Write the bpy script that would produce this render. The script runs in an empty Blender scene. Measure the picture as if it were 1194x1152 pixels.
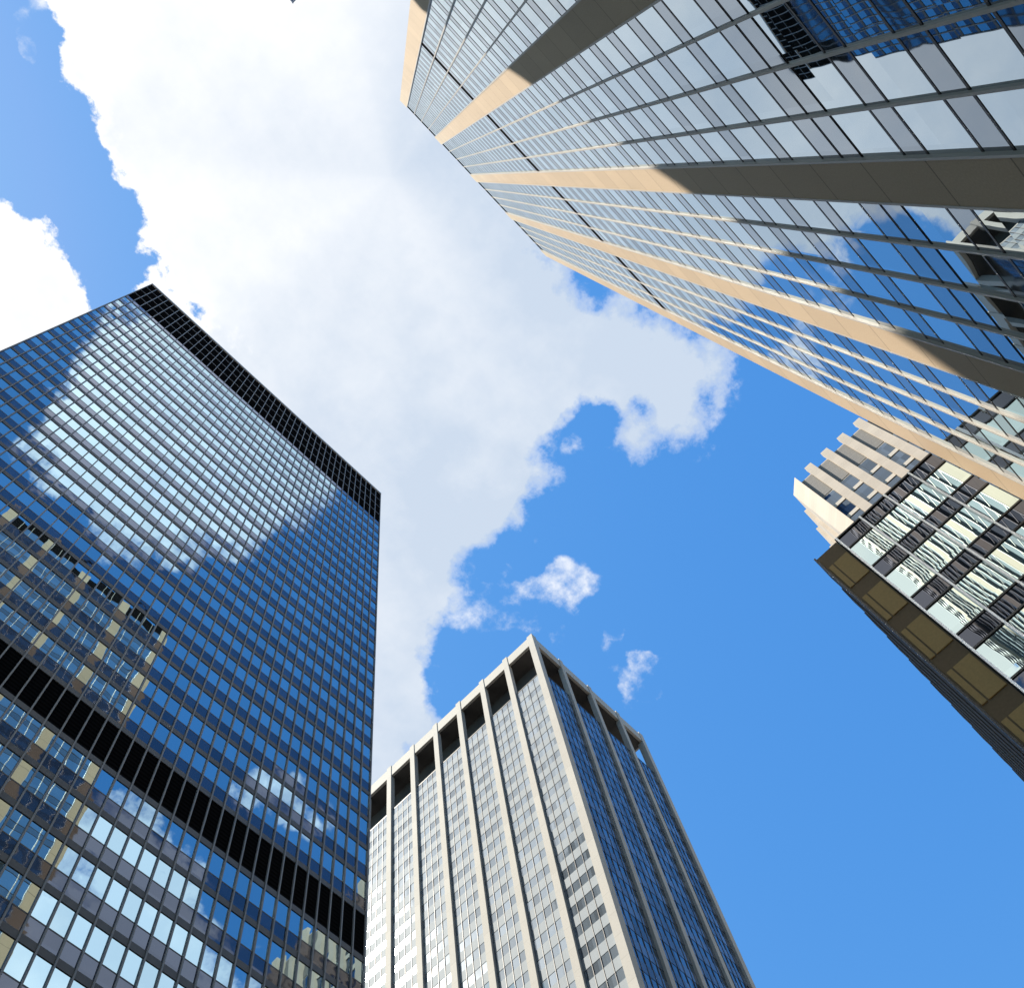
import bpy, math, random
from mathutils import Vector, Matrix

random.seed(7)
sc = bpy.context.scene
col = sc.collection

# ------------------------------------------------------------------ camera
EYE = 1.6                                    # eye height above the pavement
ROWS = ((0.69263106, -0.71314833, -0.10808177),     # camera right
        (0.66589505, 0.68980495, -0.28417056),      # camera down
        (0.27721110, 0.12485424, 0.95266228))       # view direction
R, D, FW = (Vector(r) for r in ROWS)
cam_d = bpy.data.cameras.new('camera')
cam = bpy.data.objects.new('camera', cam_d)
col.objects.link(cam)
m = Matrix((R, -D, -FW)).transposed().to_4x4()
m.translation = (0, 0, EYE)
cam.matrix_world = m
cam_d.sensor_fit = 'HORIZONTAL'
cam_d.sensor_width = 36.0
cam_d.lens = 37.26
cam_d.clip_start = 0.1
cam_d.clip_end = 6000
sc.camera = cam

# ------------------------------------------------------------------ colour management, sampling
sc.view_settings.view_transform = 'Standard'
sc.view_settings.look = 'None'
sc.view_settings.exposure = 1.0
sc.view_settings.gamma = 1.0
sc.render.engine = 'CYCLES'
sc.cycles.max_bounces = 8
sc.cycles.glossy_bounces = 5
sc.cycles.diffuse_bounces = 3
sc.cycles.caustics_reflective = False
sc.cycles.caustics_refractive = False
sc.cycles.use_denoising = True

# ------------------------------------------------------------------ sun and sky
SUN = Vector((-0.428, 0.477, 0.767)).normalized()
sun_d = bpy.data.lights.new('sun', 'SUN')
sun_d.energy = 5.0
sun_d.angle = math.radians(0.5)
sun_d.color = (1.0, 0.93, 0.82)
sun = bpy.data.objects.new('sun', sun_d)
sun.rotation_euler = SUN.to_track_quat('Z', 'Y').to_euler()
sun.location = (-60, 60, 300)
col.objects.link(sun)

BLOBS = [
    (-0.05, -0.05, 0.5, 1.61), (0.2, 0.45, 0.5, 1.933), (0.35, -0.85, 0.3, 1.752), (0.7, 0.2, 0.5, -0.53), (0.05, -0.31, 0.18, 1.138), (0.23, 0.05, 0.18, 0.766),
    (0.23, -0.4, 0.18, -0.608), (-0.255, 0.185, 0.11, -1.515), (-0.55, -0.05, 0.5, 1.534), (0.35, -0.035, 0.11, 1.191), (-0.145, 0.205, 0.07, -1.357), (-0.18, 0.31, 0.07, 0.997),
    (0.05, 0.65, 0.3, -2.088), (0.41, 0.05, 0.18, -0.406), (1.2, -0.05, 0.5, -0.616), (0.405, 0.295, 0.11, -1.118), (0.275, -0.67, 0.07, 0.916), (0.65, -0.55, 0.3, -0.628),
    (0.345, -0.53, 0.07, 0.762), (-0.005, -0.39, 0.07, 0.652), (0.5, -0.25, 0.3, -0.436), (-0.22, -0.31, 0.18, -2.38), (-0.55, 0.45, 0.5, 1.296), (-0.145, 0.13, 0.11, 0.357),
    (0.275, 0.17, 0.07, 0.518), (-0.108, 0.252, 0.045, -1.071), (0.24, -0.255, 0.11, -0.792), (0.38, -0.635, 0.07, -0.619), (0.03, -0.285, 0.07, -0.411), (-0.32, 0.135, 0.07, -1.373),
    (0.405, 0.185, 0.11, -0.802), (0.415, -0.565, 0.07, 0.355), (0.275, -0.04, 0.07, 0.443), (0.31, 0.31, 0.07, -0.599), (-0.063, -0.355, 0.045, 0.627), (0.345, -0.46, 0.07, -0.349),
    (0.13, -0.475, 0.11, -0.395), (0.072, -0.4, 0.045, 0.702), (0.415, -0.74, 0.07, 0.401), (0.345, -0.705, 0.07, 0.383), (0.185, -0.695, 0.11, 1.021), (0.345, -0.11, 0.07, 0.392),
    (0.075, 0.46, 0.11, -1.177), (-0.085, 0.215, 0.03, -0.758), (-0.09, -0.035, 0.11, -0.123), (1.1, 0.35, 0.3, -0.373), (0.38, 0.485, 0.07, 0.245), (0.005, 0.207, 0.045, -0.467),
    (-0.04, 0.32, 0.18, 0.357), (0.135, -0.285, 0.07, 0.432), (0.52, -0.705, 0.07, -0.565), (-0.198, 0.207, 0.045, -0.347), (0.05, 0.207, 0.045, -0.453), (0.41, 0.41, 0.045, -0.92),
    (0.345, 0.1, 0.07, -0.437), (-0.075, -0.425, 0.07, 0.402), (0.02, -0.53, 0.11, -0.956), (-0.04, 0.207, 0.045, -0.802), (0.7, -0.3, 0.5, -0.478), (-0.09, 0.46, 0.11, -0.994),
    (0.24, -0.53, 0.11, -0.178), (0.342, 0.365, 0.045, -0.509), (-0.035, 0.13, 0.11, 0.172), (0.515, 0.185, 0.11, -0.347), (0.387, -0.535, 0.045, 0.333), (0.117, -0.355, 0.045, 0.412),
    (-0.063, -0.31, 0.045, 0.332), (0.23, 0.245, 0.03, -0.665), (0.26, 0.275, 0.03, -0.67), (0.027, -0.423, 0.045, 0.394), (0.117, 0.207, 0.045, -0.402), (0.17, -0.075, 0.07, -0.571),
    (0.17, 0.065, 0.07, -0.242), (-0.198, 0.162, 0.045, -0.288), (0.46, -0.64, 0.11, -0.195), (0.24, 0.405, 0.11, -0.41), (-0.13, 0.342, 0.045, 0.52), (0.32, -0.558, 0.045, 0.497),
    (0.297, 0.117, 0.045, 0.307), (-0.13, 0.185, 0.045, 0.41), (0.135, 0.52, 0.07, -0.946), (0.095, -0.288, 0.045, -0.312), (0.08, 0.215, 0.03, -0.36), (0.05, 0.41, 0.18, -0.557),
    (0.17, 0.215, 0.03, -0.371), (-0.108, -0.4, 0.045, -0.388), (-0.22, 0.275, 0.045, 0.409), (0.86, 0.32, 0.18, -0.118), (0.415, -0.04, 0.07, -0.191), (0.14, -0.04, 0.18, 0.147),
    (0.075, 0.13, 0.11, 0.094), (-0.215, 0.1, 0.07, 0.173), (0.345, -0.845, 0.07, -0.301), (0.31, -0.6, 0.07, -0.186), (0.415, -0.46, 0.07, -0.235), (0.185, -0.355, 0.045, -0.255),
    (0.275, 0.342, 0.045, 0.223), (0.297, -0.085, 0.045, 0.234), (0.342, -0.67, 0.045, 0.28), (0.365, 0.395, 0.03, -0.341), (-0.063, -0.265, 0.045, 0.223), (0.31, 0.485, 0.07, -0.211),
    (0.365, -0.558, 0.045, 0.392), (-0.04, 0.23, 0.03, 0.491), (0.275, 0.215, 0.03, 0.252), (-0.1, 0.23, 0.03, -0.375), (0.23, -0.018, 0.045, 0.187), (0.185, -0.603, 0.045, -0.334),
    (0.425, 0.44, 0.03, -0.904), (0.425, 0.47, 0.03, 0.563), (0.29, 0.29, 0.03, -0.34), (0.365, 0.275, 0.045, -0.465), (-0.04, -0.385, 0.03, 0.234), (0.17, 0.31, 0.07, -0.158),
    (0.59, -0.31, 0.18, 0.37), (0.455, -0.76, 0.045, 0.288), (0.162, -0.243, 0.045, 0.316), (0.162, -0.4, 0.045, -0.196), (-0.04, 0.185, 0.03, 0.332), (0.41, -0.535, 0.045, 0.45),
    (0.35, -0.365, 0.11, -0.129), (-0.085, -0.22, 0.045, -0.352), (0.03, -0.215, 0.07, -0.216), (-0.76, -0.04, 0.18, 0.399), (0.11, -0.4, 0.03, 0.273), (0.262, 0.257, 0.071, 0.8),
    (0.296, 0.288, 0.065, 0.8), (0.325, 0.332, 0.074, 0.8), (0.369, 0.384, 0.08, 0.8), (0.411, 0.441, 0.083, 0.8), (0.136, 0.214, 0.062, 0.8), (0.056, 0.216, 0.053, 0.8),
    (0.229, 0.221, 0.066, 0.8), (0.301, 0.038, 0.044, -1.3), (0.293, 0.024, 0.026, -0.8), (0.326, -0.015, 0.026, -0.8), (0.333, 0.12, 0.03, -0.6), (0.376, 0.047, 0.035, -0.6),
]
WISPS = [
    (-0.288, 0.141, 0.024, 1.9), (-0.276, 0.148, 0.02, 1.9), (-0.302, 0.14, 0.016, 1.9), (-0.301, 0.114, 0.026, 1.9), (0.337, 0.258, 0.058, 1.9), (0.342, 0.228, 0.058, 1.9),
    (0.375, 0.227, 0.055, 1.9), (0.385, 0.204, 0.043, 1.9), (0.393, 0.177, 0.047, 1.9), (0.4, 0.15, 0.04, 1.9), (0.431, 0.201, 0.048, 1.9), (0.479, 0.169, 0.033, 1.9),
    (0.474, 0.156, 0.025, 1.9), (0.539, 0.174, 0.051, 1.9), (0.552, 0.196, 0.034, 1.9), (0.534, 0.16, 0.028, 1.9), (0.517, 0.17, 0.019, 1.9), (0.299, 0.06, 0.026, 1.9),
    (0.383, -0.064, 0.034, 1.9),
]


class Nodes:
    """small helper to write node trees as expressions"""
    def __init__(self, tree):
        self.t = tree
        tree.nodes.clear()

    def n(self, kind, **kw):
        nd = self.t.nodes.new(kind)
        for k, v in kw.items():
            setattr(nd, k, v)
        return nd

    def put(self, sock, v):
        if v is None:
            return
        if isinstance(v, bpy.types.NodeSocket):
            self.t.links.new(v, sock)
        elif isinstance(v, (tuple, list)) and len(v) == 3 and sock.type == 'RGBA':
            sock.default_value = (*v, 1)
        else:
            sock.default_value = v

    def math(self, op, a, b=None, c=None, clamp=False):
        nd = self.n('ShaderNodeMath', operation=op, use_clamp=clamp)
        for i, v in enumerate((a, b, c)):
            self.put(nd.inputs[i], v)
        return nd.outputs[0]

    def vec(self, op, a, b=None, scale=None, out=0):
        nd = self.n('ShaderNodeVectorMath', operation=op)
        self.put(nd.inputs[0], a)
        self.put(nd.inputs[1], b)
        if scale is not None:
            self.put(nd.inputs['Scale'], scale)
        return nd.outputs[out]

    def remap(self, v, a, b, c=0.0, d=1.0, kind='SMOOTHSTEP'):
        nd = self.n('ShaderNodeMapRange', interpolation_type=kind)
        for i, x in enumerate((v, a, b, c, d)):
            self.put(nd.inputs[i], x)
        return nd.outputs[0]

    def noise(self, v, scale, detail=3.0, rough=0.5, out='Fac'):
        nd = self.n('ShaderNodeTexNoise')
        self.put(nd.inputs['Vector'], v)
        nd.inputs['Scale'].default_value = scale
        nd.inputs['Detail'].default_value = detail
        nd.inputs['Roughness'].default_value = rough
        return nd.outputs[out]

    def mix(self, f, a, b, mode='MIX'):
        nd = self.n('ShaderNodeMix', data_type='RGBA', blend_type=mode)
        self.put(nd.inputs['Factor'], f)
        self.put(nd.inputs[6], a)
        self.put(nd.inputs[7], b)
        return nd.outputs[2]


def build_world():
    w = bpy.data.worlds.new('World')
    sc.world = w
    w.use_nodes = True
    N = Nodes(w.node_tree)
    dirv = N.n('ShaderNodeTexCoord').outputs['Generated']
    sky = N.n('ShaderNodeTexSky', sky_type='NISHITA', sun_disc=False)
    sky.sun_elevation = math.asin(SUN.z)
    sky.sun_rotation = math.atan2(SUN.x, SUN.y)
    sky.air_density = 1.0
    sky.dust_density = 0.3
    sky.ozone_density = 2.0
    # the photograph's saturated blue: a gentle tone curve on each channel of the sky
    rgb = N.n('ShaderNodeSeparateColor')
    N.put(rgb.inputs[0], sky.outputs[0])
    toned = N.n('ShaderNodeCombineColor')
    for i, (e, k) in enumerate(((1.46, 0.724), (0.73, 0.625), (0.30, 0.867))):
        N.put(toned.inputs[i], N.math('MULTIPLY', N.math('POWER', N.math('MULTIPLY', rgb.outputs[i], 0.3), e), k / 0.3))
    red, green = (toned.inputs[i].links[0].from_socket for i in (0, 1))
    N.put(toned.inputs[0], N.math('MINIMUM', red, N.math('MULTIPLY', green, 0.52)))
    blue = toned.outputs[0]
    # cloud layer: directions laid on a flat deck above the city (x/z, y/z)
    sep = N.n('ShaderNodeSeparateXYZ')
    N.put(sep.inputs[0], dirv)
    zc = N.math('MAXIMUM', sep.outputs[2], 0.1)
    comb = N.n('ShaderNodeCombineXYZ')
    N.put(comb.inputs[0], N.math('DIVIDE', sep.outputs[0], zc))
    N.put(comb.inputs[1], N.math('DIVIDE', sep.outputs[1], zc))
    deck = comb.outputs[0]
    warp = N.vec('SUBTRACT', N.noise(deck, 11.0, 5.0, 0.6, out='Color'), (0.5, 0.5, 0.5))
    q = N.vec('ADD', deck, N.vec('MULTIPLY', warp, (0.06, 0.06, 0)))
    field = -0.5
    for cx, cy, r, wt in BLOBS:
        d = N.vec('DISTANCE', q, (cx, cy, 0), out=1)
        field = N.math('ADD', field, N.remap(d, r, 0.0, 0.0, wt))
    fine = N.noise(deck, 17.0, 10.0, 0.62)
    soft = N.math('MULTIPLY_ADD', N.math('SUBTRACT', N.noise(deck, 11.0, 5.0, 0.6), 0.5), 0.5, N.noise(deck, 4.0, 6.0, 0.55))
    sepq = N.n('ShaderNodeSeparateXYZ')
    N.put(sepq.inputs[0], deck)
    away = N.math('MULTIPLY_ADD', sepq.outputs[0], 0.9, N.math('MULTIPLY', sepq.outputs[1], -0.25))
    far = N.remap(away, -0.14, 0.16)                      # 0 towards the sun, 1 away from it
    cover = N.math('ADD', N.math('MULTIPLY', field, 1.6), N.math('MULTIPLY', N.math('SUBTRACT', fine, 0.5), N.math('MULTIPLY_ADD', far, 1.0, 4.6)))
    hi = N.math('MULTIPLY_ADD', far, 1.05, 0.28)
    cover = N.math('ADD', cover, N.remap(field, 0.5, 1.0, 0.0, 1.1))   # no holes deep inside
    alpha = N.remap(cover, -0.12, hi)
    thin = -1.5
    for cx, cy, r, wt in WISPS:
        thin = N.math('ADD', thin, N.remap(N.vec('DISTANCE', q, (cx, cy, 0), out=1), r, 0.0, 0.0, wt))
    thin = N.math('ADD', N.math('MINIMUM', thin, 0.34), N.math('MULTIPLY', N.math('SUBTRACT', fine, 0.5), 6.0))
    alpha = N.math('MAXIMUM', alpha, N.remap(thin, -0.15, 1.6, 0.0, 0.95))
    # sunlit white near the sun, greyer and thinner away from it
    tone = N.math('ADD', N.math('MULTIPLY', N.remap(away, -0.34, 0.2), 0.95),
                  N.math('MULTIPLY', N.math('SUBTRACT', soft, 0.5), 1.5), clamp=True)
    thick = N.remap(cover, 0.15, 1.0)
    tone = N.math('MULTIPLY', tone, N.math('MULTIPLY_ADD', thick, 0.75, 0.25))
    cloud = N.mix(tone, (1.06, 1.06, 1.06), (0.59, 0.685, 0.82))
    # clouds facing the sun, across the avenue, are brighter than those seen against it
    front = N.remap(N.math('MULTIPLY', sepq.outputs[1], -1.0), 0.14, 0.34, 1.0, 1.8)
    cloud = N.vec('SCALE', cloud, scale=front)
    skyb = N.n('ShaderNodeBackground')
    N.put(skyb.inputs[0], blue)
    skyb.inputs[1].default_value = SKY_STRENGTH
    clb = N.n('ShaderNodeBackground')
    N.put(clb.inputs[0], cloud)
    clb.inputs[1].default_value = 0.53
    mx = N.n('ShaderNodeMixShader')
    N.put(mx.inputs[0], alpha)
    N.put(mx.inputs[1], skyb.outputs[0])
    N.put(mx.inputs[2], clb.outputs[0])
    N.put(N.n('ShaderNodeOutputWorld').inputs[0], mx.outputs[0])


SKY_STRENGTH = 0.15
build_world()


# ------------------------------------------------------------------ materials
def new_mat(name):
    mt = bpy.data.materials.new(name)
    mt.use_nodes = True
    return mt, Nodes(mt.node_tree)


def glass(name, base, tint, r0, rough=0.0, pitch=(1, 1, 1), origin=(0, 0, 0), tilt=0.004, warp=0.004, wscale=0.5, vary=0.12):
    """facade glass: dark room behind a reflecting pane; every pane sits at a slightly different angle"""
    mt, N = new_mat(name)
    geo = N.n('ShaderNodeNewGeometry')
    pos, nor = geo.outputs['Position'], geo.outputs['Normal']
    cell = N.vec('FLOOR', N.vec('DIVIDE', N.vec('SUBTRACT', pos, origin), pitch))
    wn = N.n('ShaderNodeTexWhiteNoise', noise_dimensions='3D')
    N.put(wn.inputs['Vector'], cell)
    rnd = N.vec('SUBTRACT', wn.outputs['Color'], (0.5, 0.5, 0.5))
    wob = N.vec('SUBTRACT', N.noise(pos, wscale, 2.0, 0.5, out='Color'), (0.5, 0.5, 0.5))
    nn = N.vec('ADD', nor, N.vec('SCALE', rnd, scale=tilt * 2))
    nn = N.vec('NORMALIZE', N.vec('ADD', nn, N.vec('SCALE', wob, scale=warp * 4)))
    lw = N.n('ShaderNodeLayerWeight')
    lw.inputs['Blend'].default_value = 0.5
    f5 = N.math('POWER', lw.outputs['Facing'], 5.0)
    refl = N.math('MULTIPLY_ADD', f5, 1 - r0, r0)
    refl = N.math('MULTIPLY', refl, N.math('MULTIPLY_ADD', wn.outputs['Value'], vary, 1 - vary), clamp=True)
    dif = N.n('ShaderNodeBsdfDiffuse')
    N.put(dif.inputs[0], N.mix(wn.outputs['Value'], tuple(c * 0.6 for c in base), tuple(c * 1.4 for c in base)))
    gl = N.n('ShaderNodeBsdfGlossy')
    N.put(gl.inputs['Color'], tint)
    gl.inputs['Roughness'].default_value = rough
    N.put(gl.inputs['Normal'], nn)
    mx = N.n('ShaderNodeMixShader')
    N.put(mx.inputs[0], refl)
    N.put(mx.inputs[1], dif.outputs[0])
    N.put(mx.inputs[2], gl.outputs[0])
    N.put(N.n('ShaderNodeOutputMaterial').inputs[0], mx.outputs[0])
    return mt


def solid(name, base, rough=0.6, metal=0.0, speck=0.12, sscale=6.0, joint=None, stain=0.1, bump=0.0, spec=0.3):
    """stone, metal and paint: fine speckle, large soft staining and optional panel joints every joint[0] metres of height"""
    mt, N = new_mat(name)
    pos = N.n('ShaderNodeNewGeometry').outputs['Position']
    a = N.noise(pos, sscale, 6.0, 0.65)
    b = N.noise(N.vec('MULTIPLY', pos, (1, 1, 0.25)), 0.35, 4.0, 0.6)
    k = N.math('ADD', N.math('MULTIPLY', N.math('SUBTRACT', a, 0.5), speck * 2),
               N.math('MULTIPLY', N.math('SUBTRACT', b, 0.5), stain * 2))
    k = N.math('ADD', k, 1.0)
    if joint:
        step, off, wid, dark = joint
        sp = N.n('ShaderNodeSeparateXYZ')
        N.put(sp.inputs[0], pos)
        fr = N.math('FRACT', N.math('DIVIDE', N.math('SUBTRACT', sp.outputs[2], off), step))
        k = N.math('MULTIPLY', k, N.math('SUBTRACT', 1.0, N.math('MULTIPLY', N.math('LESS_THAN', fr, wid / step), dark)))
        cell = N.math('FLOOR', N.math('DIVIDE', N.math('SUBTRACT', sp.outputs[2], off), step))
        wn = N.n('ShaderNodeTexWhiteNoise', noise_dimensions='1D')
        N.put(wn.inputs['W'], cell)
        k = N.math('MULTIPLY', k, N.math('MULTIPLY_ADD', wn.outputs['Value'], 0.1, 0.95))
    bs = N.n('ShaderNodeBsdfPrincipled')
    cmb = N.n('ShaderNodeCombineXYZ')
    for i in range(3):
        N.put(cmb.inputs[i], k)
    N.put(bs.inputs['Base Color'], N.mix(1.0, tuple(base), cmb.outputs[0], 'MULTIPLY'))
    bs.inputs['Roughness'].default_value = rough
    bs.inputs['Metallic'].default_value = metal
    bs.inputs['Specular IOR Level'].default_value = spec
    if bump:
        bp = N.n('ShaderNodeBump')
        bp.inputs['Strength'].default_value = bump
        N.put(bp.inputs['Height'], a)
        N.put(bs.inputs['Normal'], bp.outputs[0])
    N.put(N.n('ShaderNodeOutputMaterial').inputs[0], bs.outputs[0])
    return mt


LP, LF, LX0 = 51.55 / 44, 4.109, -15.6        # left tower: bay width, storey, left end
M = {
    'left_window': glass('left_window', (0.012, 0.016, 0.02), (0.70, 0.92, 0.98), 0.60, 0.0,
                         (LP, 50, LF), (LX0, 0, 163.3 + EYE - 40 * LF), 0.004, 0.002, 0.45, 0.14),
    'left_spandrel': glass('left_spandrel', (0.02, 0.022, 0.028), (0.78, 0.84, 1.0), 0.13, 0.03,
                           (LP, 50, LF), (LX0, 0, 163.3 + EYE - 40 * LF), 0.004, 0.006, 0.9, 0.15),
    'left_metal': solid('left_metal', (0.22, 0.21, 0.20), 0.5, 0.2, 0.08, 3.0),
    'left_ledge': solid('left_ledge', (0.10, 0.095, 0.088), 0.5, 0.3, 0.1, 3.0),
    'light_metal': solid('light_metal', (0.78, 0.77, 0.74), 0.35, 0.6, 0.05, 4.0),
    'black_louvre': solid('black_louvre', (0.009, 0.0085, 0.009), 0.9, 0.0, 0.3, 2.0, (0.42, 0.0, 0.14, 0.7), spec=0.0),
    'dark_core': solid('dark_core', (0.015, 0.015, 0.016), 0.8),
    'coping': solid('coping', (0.5, 0.5, 0.5), 0.6),
    'roof_gravel': solid('roof_gravel', (0.25, 0.24, 0.22), 0.9),
    'tan_stone': solid('tan_stone', (0.40, 0.30, 0.198), 0.75, 0.0, 0.3, 14.0, (3.93, 1.1, 0.07, 0.5), 0.14),
    'cream_metal': solid('cream_metal', (0.374, 0.338, 0.295), 0.5, 0.1, 0.05, 4.0),
    'right_window': glass('right_window', (0.02, 0.026, 0.03), (0.86, 0.96, 1.0), 0.62, 0.0,
                          (1.75, 50, 3.93), (0, 0, 0), 0.004, 0.0035, 0.25, 0.08),
    'right_spandrel': glass('right_spandrel', (0.035, 0.045, 0.055), (0.88, 0.95, 1.0), 0.34, 0.02,
                            (1.75, 50, 3.93), (0, 0, 0), 0.004, 0.004, 0.6, 0.12),
    'dark_bronze': solid('dark_bronze', (0.03, 0.027, 0.024), 0.45, 0.3),
    'pale_stone': solid('pale_stone', (0.41, 0.39, 0.355), 0.8, 0.0, 0.10, 5.0, (3.56, 0.4, 0.05, 0.25), 0.08),
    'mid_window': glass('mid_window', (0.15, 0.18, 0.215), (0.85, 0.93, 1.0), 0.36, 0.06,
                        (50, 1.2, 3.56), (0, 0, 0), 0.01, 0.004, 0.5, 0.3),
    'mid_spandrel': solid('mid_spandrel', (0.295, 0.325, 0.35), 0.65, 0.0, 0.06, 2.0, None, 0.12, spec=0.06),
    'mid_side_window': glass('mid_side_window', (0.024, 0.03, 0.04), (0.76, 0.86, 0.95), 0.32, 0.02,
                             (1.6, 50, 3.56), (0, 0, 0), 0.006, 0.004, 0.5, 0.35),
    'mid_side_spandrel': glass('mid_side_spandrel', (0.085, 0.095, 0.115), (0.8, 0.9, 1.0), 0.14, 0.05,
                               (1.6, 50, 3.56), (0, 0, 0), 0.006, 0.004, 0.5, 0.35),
    'penthouse': solid('penthouse', (0.075, 0.072, 0.07), 0.9, 0.0, 0.3, 1.5),
    'wing_window': glass('wing_window', (0.012, 0.02, 0.022), (0.82, 0.98, 0.95), 0.78, 0.0,
                         (50, 1.63, 4.0), (0, 0, 0), 0.002, 0.0016, 0.4, 0.1),
    'wing_spandrel': glass('wing_spandrel', (0.008, 0.009, 0.011), (0.75, 0.8, 0.95), 0.14, 0.0,
                           (50, 1.63, 4.0), (0, 0, 0), 0.002, 0.0025, 0.5, 0.15),
    'wing_sun_patch': solid('wing_sun_patch', (0.56, 0.365, 0.15), 0.8, 0.0, 0.2, 8.0),  # golden stone tone: sun reflected off the right tower's glass, put into the colour
    'wing_strip_shade': solid('wing_strip_shade', (0.22, 0.15, 0.085), 0.8, 0.0, 0.2, 8.0),  # darker copy of the same stone: shade between the sun patches, painted in
    'wing_side': solid('wing_side', (0.12, 0.10, 0.09), 0.9, 0.0, 0.5, 2.5, (0.9, 0.0, 0.06, 0.4), 0.3, 0.3),
    'limestone': solid('limestone', (0.42, 0.36, 0.30), 0.8, 0.0, 0.08, 6.0, (1.2, 0.0, 0.03, 0.2), 0.1),
    'lime_window': glass('lime_window', (0.012, 0.022, 0.045), (0.7, 0.85, 1.0), 0.2, 0.02, (50, 2.5, 3.5), (0, 0, 0), 0.02, 0.004, 0.5, 0.3),
    'grey_louvre': solid('grey_louvre', (0.20, 0.19, 0.18), 0.7, 0.2, 0.2, 3.0, (0.3, 0.0, 0.1, 0.45)),
    'lime_spandrel': solid('lime_spandrel', (0.45, 0.41, 0.36), 0.8),
    'slate_metal': solid('slate_metal', (0.10, 0.11, 0.13), 0.5, 0.3),
    'slate_glass': glass('slate_glass', (0.02, 0.025, 0.035), (0.8, 0.88, 1.0), 0.3, 0.02, (2.4, 2.4, 3.9)),
    'asphalt': solid('asphalt', (0.05, 0.05, 0.052), 0.9, 0.0, 0.4, 12.0),
    'paving': solid('paving', (0.30, 0.29, 0.27), 0.85, 0.0, 0.2, 5.0),
    'kerb': solid('kerb', (0.38, 0.37, 0.35), 0.8),
    'ground': solid('ground', (0.16, 0.155, 0.15), 0.95),
    'road_paint': solid('road_paint', (0.75, 0.74, 0.70), 0.7),
}


# ------------------------------------------------------------------ mesh helpers
class MB:
    """collects boxes and prisms (heights measured from the eye level) and links them as ONE mesh object"""
    def __init__(self):
        self.v, self.f = [], []

    def box(self, x0, x1, y0, y1, z0, z1):
        if x0 > x1: x0, x1 = x1, x0
        if y0 > y1: y0, y1 = y1, y0
        if z0 > z1: z0, z1 = z1, z0
        i = len(self.v)
        self.v += [(x, y, z) for z in (z0, z1) for y in (y0, y1) for x in (x0, x1)]
        self.f += [(i, i + 2, i + 3, i + 1), (i + 4, i + 5, i + 7, i + 6), (i, i + 1, i + 5, i + 4),
                   (i + 2, i + 6, i + 7, i + 3), (i, i + 4, i + 6, i + 2), (i + 1, i + 3, i + 7, i + 5)]
        return self

    def prism(self, pts, z0, z1):
        """upright prism over a counter-clockwise plan"""
        i, n = len(self.v), len(pts)
        self.v += [(x, y, z0) for x, y in pts] + [(x, y, z1) for x, y in pts]
        self.f.append(tuple(i + n - 1 - k for k in range(n)))
        self.f.append(tuple(i + n + k for k in range(n)))
        for k in range(n):
            j = (k + 1) % n
            self.f.append((i + k, i + j, i + n + j, i + n + k))
        return self

    def build(self, name, mat, parent=None, kind=None, label=None):
        ox, oy = (parent.location.x, parent.location.y) if parent else (0, 0)
        me = bpy.data.meshes.new(name)
        me.from_pydata([(x - ox, y - oy, z + EYE) for x, y, z in self.v], [], self.f)
        me.materials.append(M[mat] if isinstance(mat, str) else mat)
        me.update()
        o = bpy.data.objects.new(name, me)
        col.objects.link(o)
        if parent:
            o.parent = parent
        if kind: o['kind'] = kind
        if label: o['label'] = label
        return o


def thing(name, label, cat, loc, group=None):
    o = bpy.data.objects.new(name, None)
    o.location = (loc[0], loc[1], 0)
    o.empty_display_size = 2
    col.objects.link(o)
    o['label'], o['category'] = label, cat
    if group: o['group'] = group
    return o


class Facade:
    """a wall plane: a = distance along the wall, o = distance out of it (towards the street), z = height"""
    def __init__(self, axis, plane, sign):
        self.axis, self.p, self.s = axis, plane, sign

    def box(self, mb, a0, a1, o0, o1, z0, z1):
        q0, q1 = self.p + self.s * o0, self.p + self.s * o1
        if self.axis == 'x':
            return mb.box(a0, a1, q0, q1, z0, z1)
        return mb.box(q0, q1, a0, a1, z0, z1)

    def size_in_view(self, a0, a1, z0, z1):
        """how large a pane shows in the photograph (only decides which panes become objects of their own)"""
        pts = []
        for a, z in ((a0, z0), (a1, z0), (a1, z1), (a0, z1)):
            P = Vector((a, self.p, z)) if self.axis == 'x' else Vector((self.p, a, z))
            w = FW.dot(P)
            if w < 0.5: return 0.0
            pts.append((R.dot(P) / w * 1235.7 + 597, D.dot(P) / w * 1235.7 + 576))
        u, v = sum(p[0] for p in pts) / 4, sum(p[1] for p in pts) / 4
        if not (0 <= u <= 1194 and 0 <= v <= 1152): return 0.0
        if self.hidden and self.hidden(u, v): return 0.0
        return abs(sum(pts[i][0] * pts[(i + 1) % 4][1] - pts[(i + 1) % 4][0] * pts[i][1] for i in range(4))) / 2

    hidden = None

    def panes(self, name, mat, parent, cells, o0, o1, limit=100):
        """each pane a part of its own; beyond `limit` the small ones share one mesh"""
        order = sorted(cells, key=lambda c: -self.size_in_view(*c))
        for c in order[:limit]:
            self.box(MB(), c[0], c[1], o0, o1, c[2], c[3]).build(name, mat, parent)
        if order[limit:]:
            rest = MB()
            for c in order[limit:]:
                self.box(rest, c[0], c[1], o0, o1, c[2], c[3])
            rest.build(name, mat, parent, kind='stuff')


BASE = -EYE

# ------------------------------------------------------------------ ground, roads, pavements
def structure(name, mb, mat):
    o = mb.build(name, mat)
    o['kind'] = 'structure'
    return o


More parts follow.
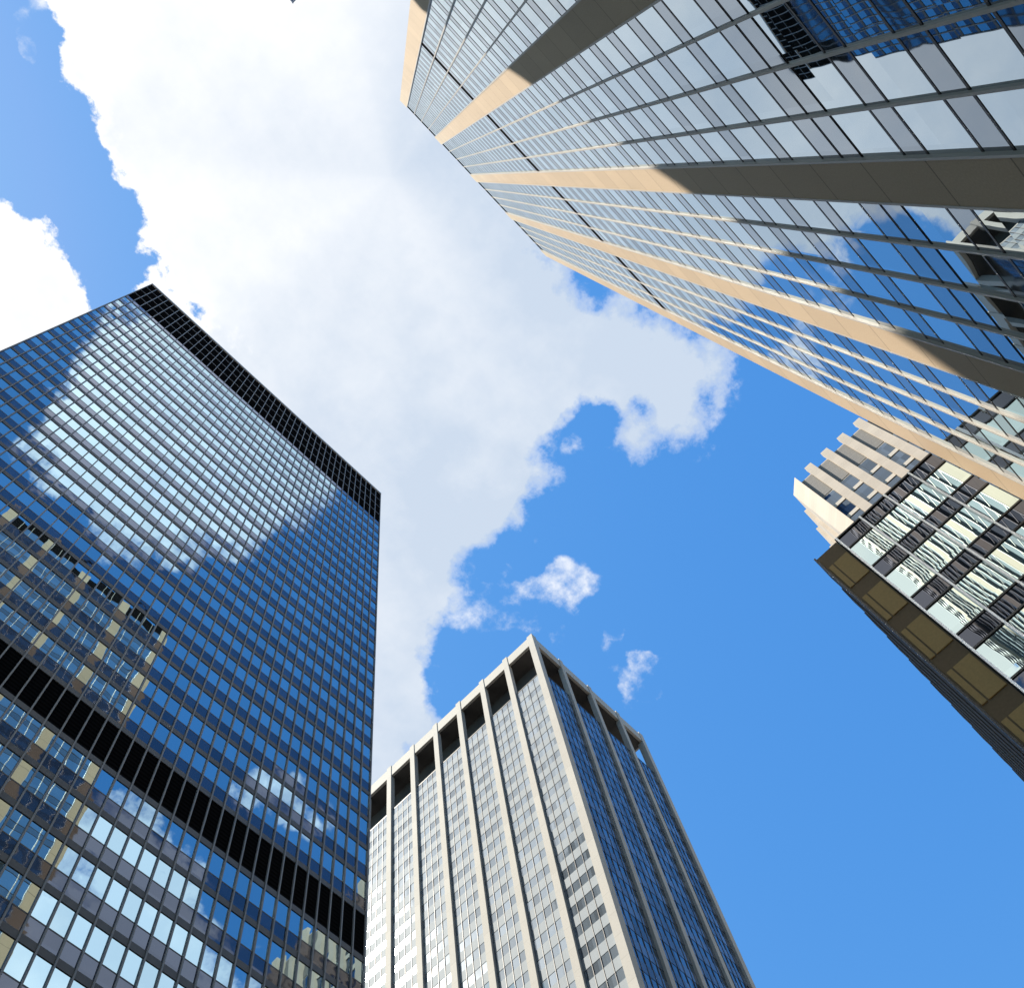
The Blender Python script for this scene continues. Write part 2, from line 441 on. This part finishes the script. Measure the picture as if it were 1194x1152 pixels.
structure('ground', MB().box(-1500, 1500, -1500, 1500, BASE - 0.5, BASE - 0.14), 'ground')
structure('road', MB().box(-600, 600, 6, 31, BASE - 0.13, BASE - 0.126), 'asphalt')
structure('pavement', MB().box(-600, 600, -10, 5.7, BASE - 0.13, BASE), 'paving')
structure('pavement', MB().box(-600, 600, 31.3, 40, BASE - 0.13, BASE), 'paving')
structure('kerb', MB().box(-600, 600, 5.7, 6, BASE - 0.13, BASE + 0.004), 'kerb')
structure('kerb', MB().box(-600, 600, 31, 31.3, BASE - 0.13, BASE + 0.004), 'kerb')
lane = MB()
for k in range(-40, 41):
    for y in (12.2, 18.5, 24.8):
        lane.box(k * 9, k * 9 + 3, y - 0.07, y + 0.07, BASE - 0.126, BASE - 0.122)
structure('road_marking', lane, 'road_paint')


# ------------------------------------------------------------------ left tower: dark curtain wall of square panes
def left_tower():
    t = thing('glass_tower', 'dark glass curtain-wall tower with a black louvred top and a black band lower down', 'skyscraper', (10, 55))
    x0, x1, top = LX0, LX0 + 51.55, 181.6
    F = Facade('x', 40.0, -1)
    MB().box(x0, x1, 40.23, 72, BASE, 181.0).build('wall', 'dark_core', t)
    MB().box(x0 + 0.3, x1 - 0.3, 40.7, 71.7, 181.02, 181.3).build('roof', 'roof_gravel', t)
    F.box(MB(), x0 - 0.05, x1 + 0.05, -0.4, 0.06, 181.3, 181.85).build('parapet', 'coping', t)
    wins, spans, ledges = [], [], []
    xs = [x0 + k * LP for k in range(45)]
    # top: four rows of black louvres
    rows = [165.2 + k * 4.05 for k in range(5)]
    for k in range(4):
        F.box(MB(), x0, x1, -0.2, -0.15, rows[k] + 0.02, rows[k + 1] - 0.02).build('louvre', 'black_louvre', t)
        if k: ledges.append((rows[k] - 0.1, rows[k] + 0.1, -0.06))
    for k in range(44):
        spans.append((xs[k] + 0.02, xs[k + 1] - 0.02, 163.85, 165.1))
    ledges.append((163.3, 163.83, -0.09))
    z = 163.3
    n = 0
    while z > BASE + 6:
        if n == 23:
            F.box(MB(), x0, x1, -0.2, -0.15, 64.42, z - 0.02).build('louvre', 'black_louvre', t)
            z = 64.4
            ledges.append((z - 0.6, z, -0.09))
            z -= 0.6
        zw, zs, zl = z - 2.12, z - 2.18, z - 3.52
        for k in range(44):
            wins.append((xs[k] + 0.02, xs[k + 1] - 0.02, zw, z - 0.02))
            spans.append((xs[k] + 0.02, xs[k + 1] - 0.02, zl + 0.02, zs))
        ledges.append((zs - 0.02, zw + 0.02, -0.125))
        ledges.append((z - LF, zl, -0.09))
        z -= LF
        n += 1
    F.panes('window', 'left_window', t, wins, -0.2, -0.14)
    F.panes('spandrel_panel', 'left_spandrel', t, spans, -0.2, -0.135)
    for a, b, o in ledges:
        F.box(MB(), x0, x1, -0.22, o, a, b).build('transom' if b - a < 0.15 else 'ledge', 'left_ledge', t)
    for k in range(45):
        x = xs[k]
        F.box(MB(), x - 0.055, x + 0.055, -0.21, 0.0, BASE, 181.28).build('mullion', 'left_metal', t)


left_tower()


# ------------------------------------------------------------------ right tower: sunlit tan piers between bays of pale glass
def right_tower():
    t = thing('stone_and_glass_tower', 'tall pale glass tower with broad tan stone piers rising on the upper right', 'skyscraper', (10, -25))
    F = Facade('x', -10.0, 1)
    starts = (-7.75, 0.52, 9.12, 17.95, 26.95)
    wd = 1.58
    x0, x1 = starts[0], starts[-1] + wd
    MB().box(x0 + 0.2, x1 - 0.02, -42, -10.24, BASE, 191.6).build('wall', 'dark_core', t)
    MB().box(x0 + 0.2, x1 - 0.02, -41.8, -10.9, 191.62, 191.8).build('roof', 'roof_gravel', t)
    for s in starts:
        F.box(MB(), s, s + wd, -0.22, 0.0, BASE, 192.2).build('pier', 'tan_stone', t)
    # storeys: spandrel then window above it
    fl, z = [], 40.36
    while z > 36.5: z -= 3.93
    lines = []                                  # (spandrel bottom, spandrel top, window top)
    zz = 40.36
    for k in range(15): lines.append((zz + k * 3.93, zz + k * 3.93 + 1.4, zz + (k + 1) * 3.93))
    lines.append((99.31, 101.0, None))
    for k in range(22): lines.append((102.7 + k * 3.886, 102.7 + k * 3.886 + 1.35, 102.7 + (k + 1) * 3.886))
    lines += [(36.48, 37.69, 40.36), (32.30, 33.83, 36.48), (30.86, 32.27, None)]
    zz = 26.92
    while zz > BASE + 3:
        lines.append((zz, zz + 1.3, zz + 3.93))
        zz -= 3.93
    wins, spans, trans = [], [], set()
    for b in range(4):
        a0, a1 = starts[b] + wd, starts[b + 1]
        for k in range(4):
            p0, p1 = a0 + (a1 - a0) * k / 4 + 0.03, a0 + (a1 - a0) * (k + 1) / 4 - 0.03
            for s0, s1, w1 in lines:
                spans.append((p0, p1, s0 + 0.03, s1 - 0.03))
                if w1: wins.append((p0, p1, s1 + 0.03, w1 - 0.03))
        for k in (1, 2, 3):
            a = a0 + (a1 - a0) * k / 4
            F.box(MB(), a - 0.045, a + 0.045, -0.21, -0.02, BASE, 191.7).build('mullion', 'cream_metal', t)
        for a in (a0 + 0.045, a1 - 0.045):
            F.box(MB(), a - 0.045, a + 0.045, -0.21, 0.02, BASE, 191.9).build('jamb', 'cream_metal', t)
        F.box(MB(), a0, a1, -0.2, -0.1, 188.2, 191.6).build('louvre', 'black_louvre', t)
        F.box(MB(), a0, a1, -0.2, -0.1, 101.03, 102.65).build('louvre', 'black_louvre', t)
    for s0, s1, w1 in lines:
        trans.add(round(s0, 2)); trans.add(round(s1, 2))
        if w1: trans.add(round(w1, 2))
    F.panes('window', 'right_window', t, wins, -0.19, -0.12)
    F.panes('spandrel_panel', 'right_spandrel', t, spans, -0.19, -0.117)
    for z in sorted(trans):
        F.box(MB(), x0 + wd, x1 - wd, -0.2, -0.105, z - 0.055, z + 0.055).build('transom', 'dark_bronze', t)


right_tower()


# ------------------------------------------------------------------ middle tower: pale stone columns and an open gallery under the roof
def middle_tower():
    t = thing('column_tower', 'pale stone office tower with slender full-height columns and an open gallery under its roof', 'skyscraper', (90, 70))
    X0, X1, Y0, Y1 = 74.5, 106.0, 40.0, 102.6
    G = 0.42                                     # glass set back behind the columns
    MB().box(X0 + G + 0.1, X1 - G - 0.1, Y0 + G + 0.1, Y1 - G - 0.1, BASE, 166.0).build('wall', 'dark_core', t)
    MB().box(X0 + 3.6, X1 - 8.0, Y0 + 3.6, Y1 - 4, 166.0, 176.88).build('penthouse', 'penthouse', t)
    MB().box(X0 + 0.7, X1 - 0.7, Y0 + 0.7, Y1 - 0.7, 176.9, 177.2).build('soffit', 'penthouse', t)
    MB().box(X0 + 0.15, X1 - 0.15, Y0 + 0.15, Y1 - 0.15, 177.2, 179.9).build('roof', 'pale_stone', t)
    FL = Facade('y', X0, -1)
    FR = Facade('x', Y0, -1)
    FL.hidden = lambda u, v: u < 430
    left_cols = [(Y0, Y0 + 1.25)] + [(Y0 + 0.35 + 6.17 * k, Y0 + 1.45 + 6.17 * k) for k in range(1, 10)] + [(Y1 - 1.25, Y1)]
    right_cols = [(X0, X0 + 1.25)] + [(X0 + 7.5 + 8.05 * k, X0 + 8.5 + 8.05 * k) for k in range(3)] + [(X1 - 1.2, X1)]
    MB().box(X0, X0 + 1.25, Y0, Y0 + 1.25, BASE, 180.4).build('corner_column', 'pale_stone', t)
    MB().box(X1 - 1.2, X1, Y0, Y0 + 1.25, BASE, 180.4).build('corner_column', 'pale_stone', t)
    MB().box(X0, X0 + 1.25, Y1 - 1.25, Y1, BASE, 180.4).build('corner_column', 'pale_stone', t)
    MB().box(X1 - 1.2, X1, Y1 - 1.25, Y1, BASE, 180.4).build('corner_column', 'pale_stone', t)
    for F, cols, far, depth in ((FL, left_cols, X0, 1), (FR, right_cols, Y0, 1)):
        side = F is FR
        for c in cols[1:-1]:
            F.box(MB(), c[0], c[1], -0.9, 0.02, BASE, 180.4).build('column', 'pale_stone', t)
        wins, spans = [], []
        for i in range(len(cols) - 1):
            a0, a1 = cols[i][1], cols[i + 1][0]
            n = 5 if side else 4
            z = 166.0
            F.box(MB(), a0, a1, -G - 0.12, -G + 0.03, z - 0.3, z).build('sill', 'dark_bronze', t)
            z -= 0.3
            while z > BASE + 3:
                for k in range(n):
                    p0, p1 = a0 + (a1 - a0) * k / n + 0.02, a0 + (a1 - a0) * (k + 1) / n - 0.02
                    wins.append((p0, p1, z - 1.72, z - 0.02))
                    spans.append((p0, p1, z - 3.54, z - 1.74))
                z -= 3.56
            for k in range(1, n):
                a = a0 + (a1 - a0) * k / n
                F.box(MB(), a - 0.03, a + 0.03, -G - 0.1, -G + 0.1, BASE, 165.6).build(
                    'mullion', 'dark_bronze' if not side else 'slate_metal', t)
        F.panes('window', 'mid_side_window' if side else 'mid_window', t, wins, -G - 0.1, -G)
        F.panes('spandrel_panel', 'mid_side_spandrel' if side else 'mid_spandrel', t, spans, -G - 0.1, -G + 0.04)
        # beam under the roof edge
        F.box(MB(), cols[0][1], cols[-1][0], -0.6, -0.1 if not side else -0.12, 177.0, 180.0).build('roof_beam', 'pale_stone', t)


middle_tower()


# ------------------------------------------------------------------ low glass wing in front of the right tower
def wing():
    t = thing('glass_wing_building', 'low dark building of wavy banded glass with a stone corner strip in painted sun patches and shade', 'office building', (40, -6))
    X, top = 28.6, 50.05
    F = Facade('y', X, -1)
    MB().box(X + 0.12, 56, -9.98, -2.15, BASE, top - 0.4).build('wall', 'dark_core', t)
    MB().box(X + 0.12, 56, -9.98, -2.15, top - 0.4, top - 0.1).build('roof', 'roof_gravel', t)
    # street side: rough dark masonry with shallow ribs that step past the roof edge
    side = MB()
    x, k = X + 0.25, 0
    side.box(X + 0.2, 56, -2.15, -2.06, BASE, top - 0.15)
    while x < 55:
        side.box(x, x + 1.15, -2.06, -1.96, BASE, top - 0.1)
        side.box(x + 1.2, x + 2.0, -2.06, -2.01, BASE, top - 0.35)
        x += 2.0
    side.build('side_wall', 'wing_side', t)
    # corner strip: raised tan boxes imitate reflected-sun patches, the darker base the shade between
    F.box(MB(), -3.42, -2.06, -0.3, -0.06, BASE, top).build('corner_strip', 'wing_strip_shade', t)
    z = top - 1.5
    while z > BASE + 4:
        F.box(MB(), -3.36, -2.5, -0.06, 0.0, z - 2.7, z).build('sun_patch', 'wing_sun_patch', t)
        F.box(MB(), -2.42, -2.16, -0.06, 0.0, z - 2.7, z).build('sun_patch', 'wing_sun_patch', t)
        z -= 4.0
    F.box(MB(), -2.06, -1.96, -0.3, 0.05, BASE, top + 0.05).build('corner_trim', 'dark_bronze', t)
    ys = [-9.98, -8.47, -6.82, -5.17, -3.54]
    wins, spans = [], []
    zs = [(top - 1.4, top - 0.05)]
    z = top - 1.4
    while z > BASE + 3:
        zs.append((z - 4.03, z - 2.7))
        wins += [(ys[i] + 0.02, ys[i + 1] - 0.02, z - 2.68, z - 0.03) for i in range(4)]
        F.box(MB(), ys[0], ys[-1], -0.1, 0.03, z - 0.06, z + 0.06).build('transom', 'dark_bronze', t)
        F.box(MB(), ys[0], ys[-1], -0.1, 0.03, z - 2.75, z - 2.63).build('transom', 'dark_bronze', t)
        z -= 4.03
    for a, b in zs:
        spans += [(ys[i] + 0.02, ys[i + 1] - 0.02, a + 0.02, b) for i in range(4)]
    F.panes('window', 'wing_window', t, wins, -0.1, -0.02)
    F.panes('spandrel_panel', 'wing_spandrel', t, spans, -0.1, -0.01)
    for y in ys[1:]:
        F.box(MB(), y - 0.05, y + 0.05, -0.1, 0.14, BASE, top + 0.02).build('mullion', 'light_metal', t)
    F.box(MB(), ys[0], ys[-1] + 0.1, -0.3, 0.06, top - 0.04, top + 0.1).build('parapet', 'dark_bronze', t)


wing()


# ------------------------------------------------------------------ limestone tower behind the wing
def limestone_tower():
    t = thing('limestone_tower', 'cream stone tower top with projecting piers and small blue windows behind the low glass building', 'skyscraper', (70, -18))
    X, top = 56.4, 116.0
    F = Facade('y', X, -1)
    E0, pit = -9.5, 2.52
    body = [(X + 0.5, -9.5), (X + 0.5, -36), (80, -36), (80, -6.4), (70, -6.4), (70, -6.9), (66, -6.9), (66, -7.2),
            (63.1, -7.2), (63.1, -7.6), (60.4, -7.6), (60.4, -8.0), (58.2, -8.0)]
    MB().prism(body[::1], BASE, 114.8).build('wall', 'limestone', t)
    MB().prism([(X, -9.5), (58.0, -8.02), (60.4, -8.02), (60.4, -9.5)], BASE, top).build('corner_pier', 'limestone', t)
    MB().prism([(60.41, -7.62), (60.41, -9.5), (63.1, -9.5), (63.1, -7.62)], BASE, top - 0.15).build('corner_pier', 'limestone', t)
    MB().prism([(63.11, -7.22), (63.11, -9.5), (66, -9.5), (66, -7.22)], BASE, top - 0.3).build('corner_pier', 'limestone', t)
    MB().prism([(66.01, -6.92), (66.01, -9.5), (70, -9.5), (70, -6.92)], BASE, top - 0.45).build('corner_pier', 'limestone', t)
    MB().box(X + 0.6, 79.9, -35.9, -9.6, 114.82, 115.0).build('roof', 'roof_gravel', t)
    for k in range(10):
        a1 = E0 - k * pit                       # right-hand edge of the recess
        a0 = a1 - 1.55
        F.box(MB(), a0 - 0.97, a0, -0.55, 0.0, BASE, top).build('pier', 'limestone', t)
        F.box(MB(), a0 + 0.04, a1 - 0.04, -0.5, -0.44, 108.4, 114.5).build('louvre', 'grey_louvre', t)
        z = 108.1
        for s in range(6):
            F.box(MB(), a0 + 0.04, a1 - 0.04, -0.5, -0.44, z - 2.75, z).build('window', 'lime_window', t)
            F.box(MB(), a0 + 0.02, a1 - 0.02, -0.5, -0.36, z - 3.5, z - 2.8).build('spandrel_panel', 'lime_spandrel', t)
            z -= 3.56
    # set out at reduced size: bring the whole tower to its real size and distance
    k = 1.68
    t.scale = (k, k, k)
    t.location = (70 * k, -18 * k, EYE * (1 - k))


limestone_tower()


# ------------------------------------------------------------------ slate tower: only the corner of its roof shows at the top edge
def gridded_block(t, x0, x1, y0, y1, top, fx, fy, step=2.4, storey=3.9, wall='slate_glass'):
    """plain office slab: core, storey bands and upright ribs on the two street faces"""
    MB().box(x0, x1, y0, y1, BASE, top - 0.3).build('wall', wall, t)
    MB().box(x0 + 0.2, x1 - 0.2, y0 + 0.2, y1 - 0.2, top - 0.29, top - 0.05).build('roof', 'roof_gravel', t)
    z = top
    while z > 20:
        MB().box(x0 - 0.12, x1 + 0.12, y0 - 0.12, y1 + 0.12, z - 1.1, z).build('storey_band', 'slate_metal', t)
        z -= storey
    ax, ay = (x1 if fx > 0 else x0), (y1 if fy > 0 else y0)
    n = int((x1 - x0) / step)
    for k in range(n + 1):
        x = x0 + (x1 - x0) * k / n
        MB().box(x - 0.15, x + 0.15, ay - 0.05 * fy, ay + 0.28 * fy, BASE, top + 0.1).build('rib', 'slate_metal', t)
    n = int((y1 - y0) / step)
    for k in range(n + 1):
        y = y0 + (y1 - y0) * k / n
        MB().box(ax - 0.05 * fx, ax + 0.27 * fx, y - 0.15, y + 0.15, BASE, top + 0.09).build('rib', 'slate_metal', t)


t = thing('slate_tower', 'dark slate tower showing only a roof corner at the top edge', 'skyscraper', (-87, -36))
gridded_block(t, -93, -81.9, -50, -22.1, 520.0, 1, 1)

# the block that throws the slanting shadow across the tan piers
t = thing('neighbour_tower', 'dark office block beyond the left tower whose roof edge shades the tan piers', 'skyscraper', (-75, 56))
gridded_block(t, -96, -51.7, 40.3, 72, 165.0, 1, -1)
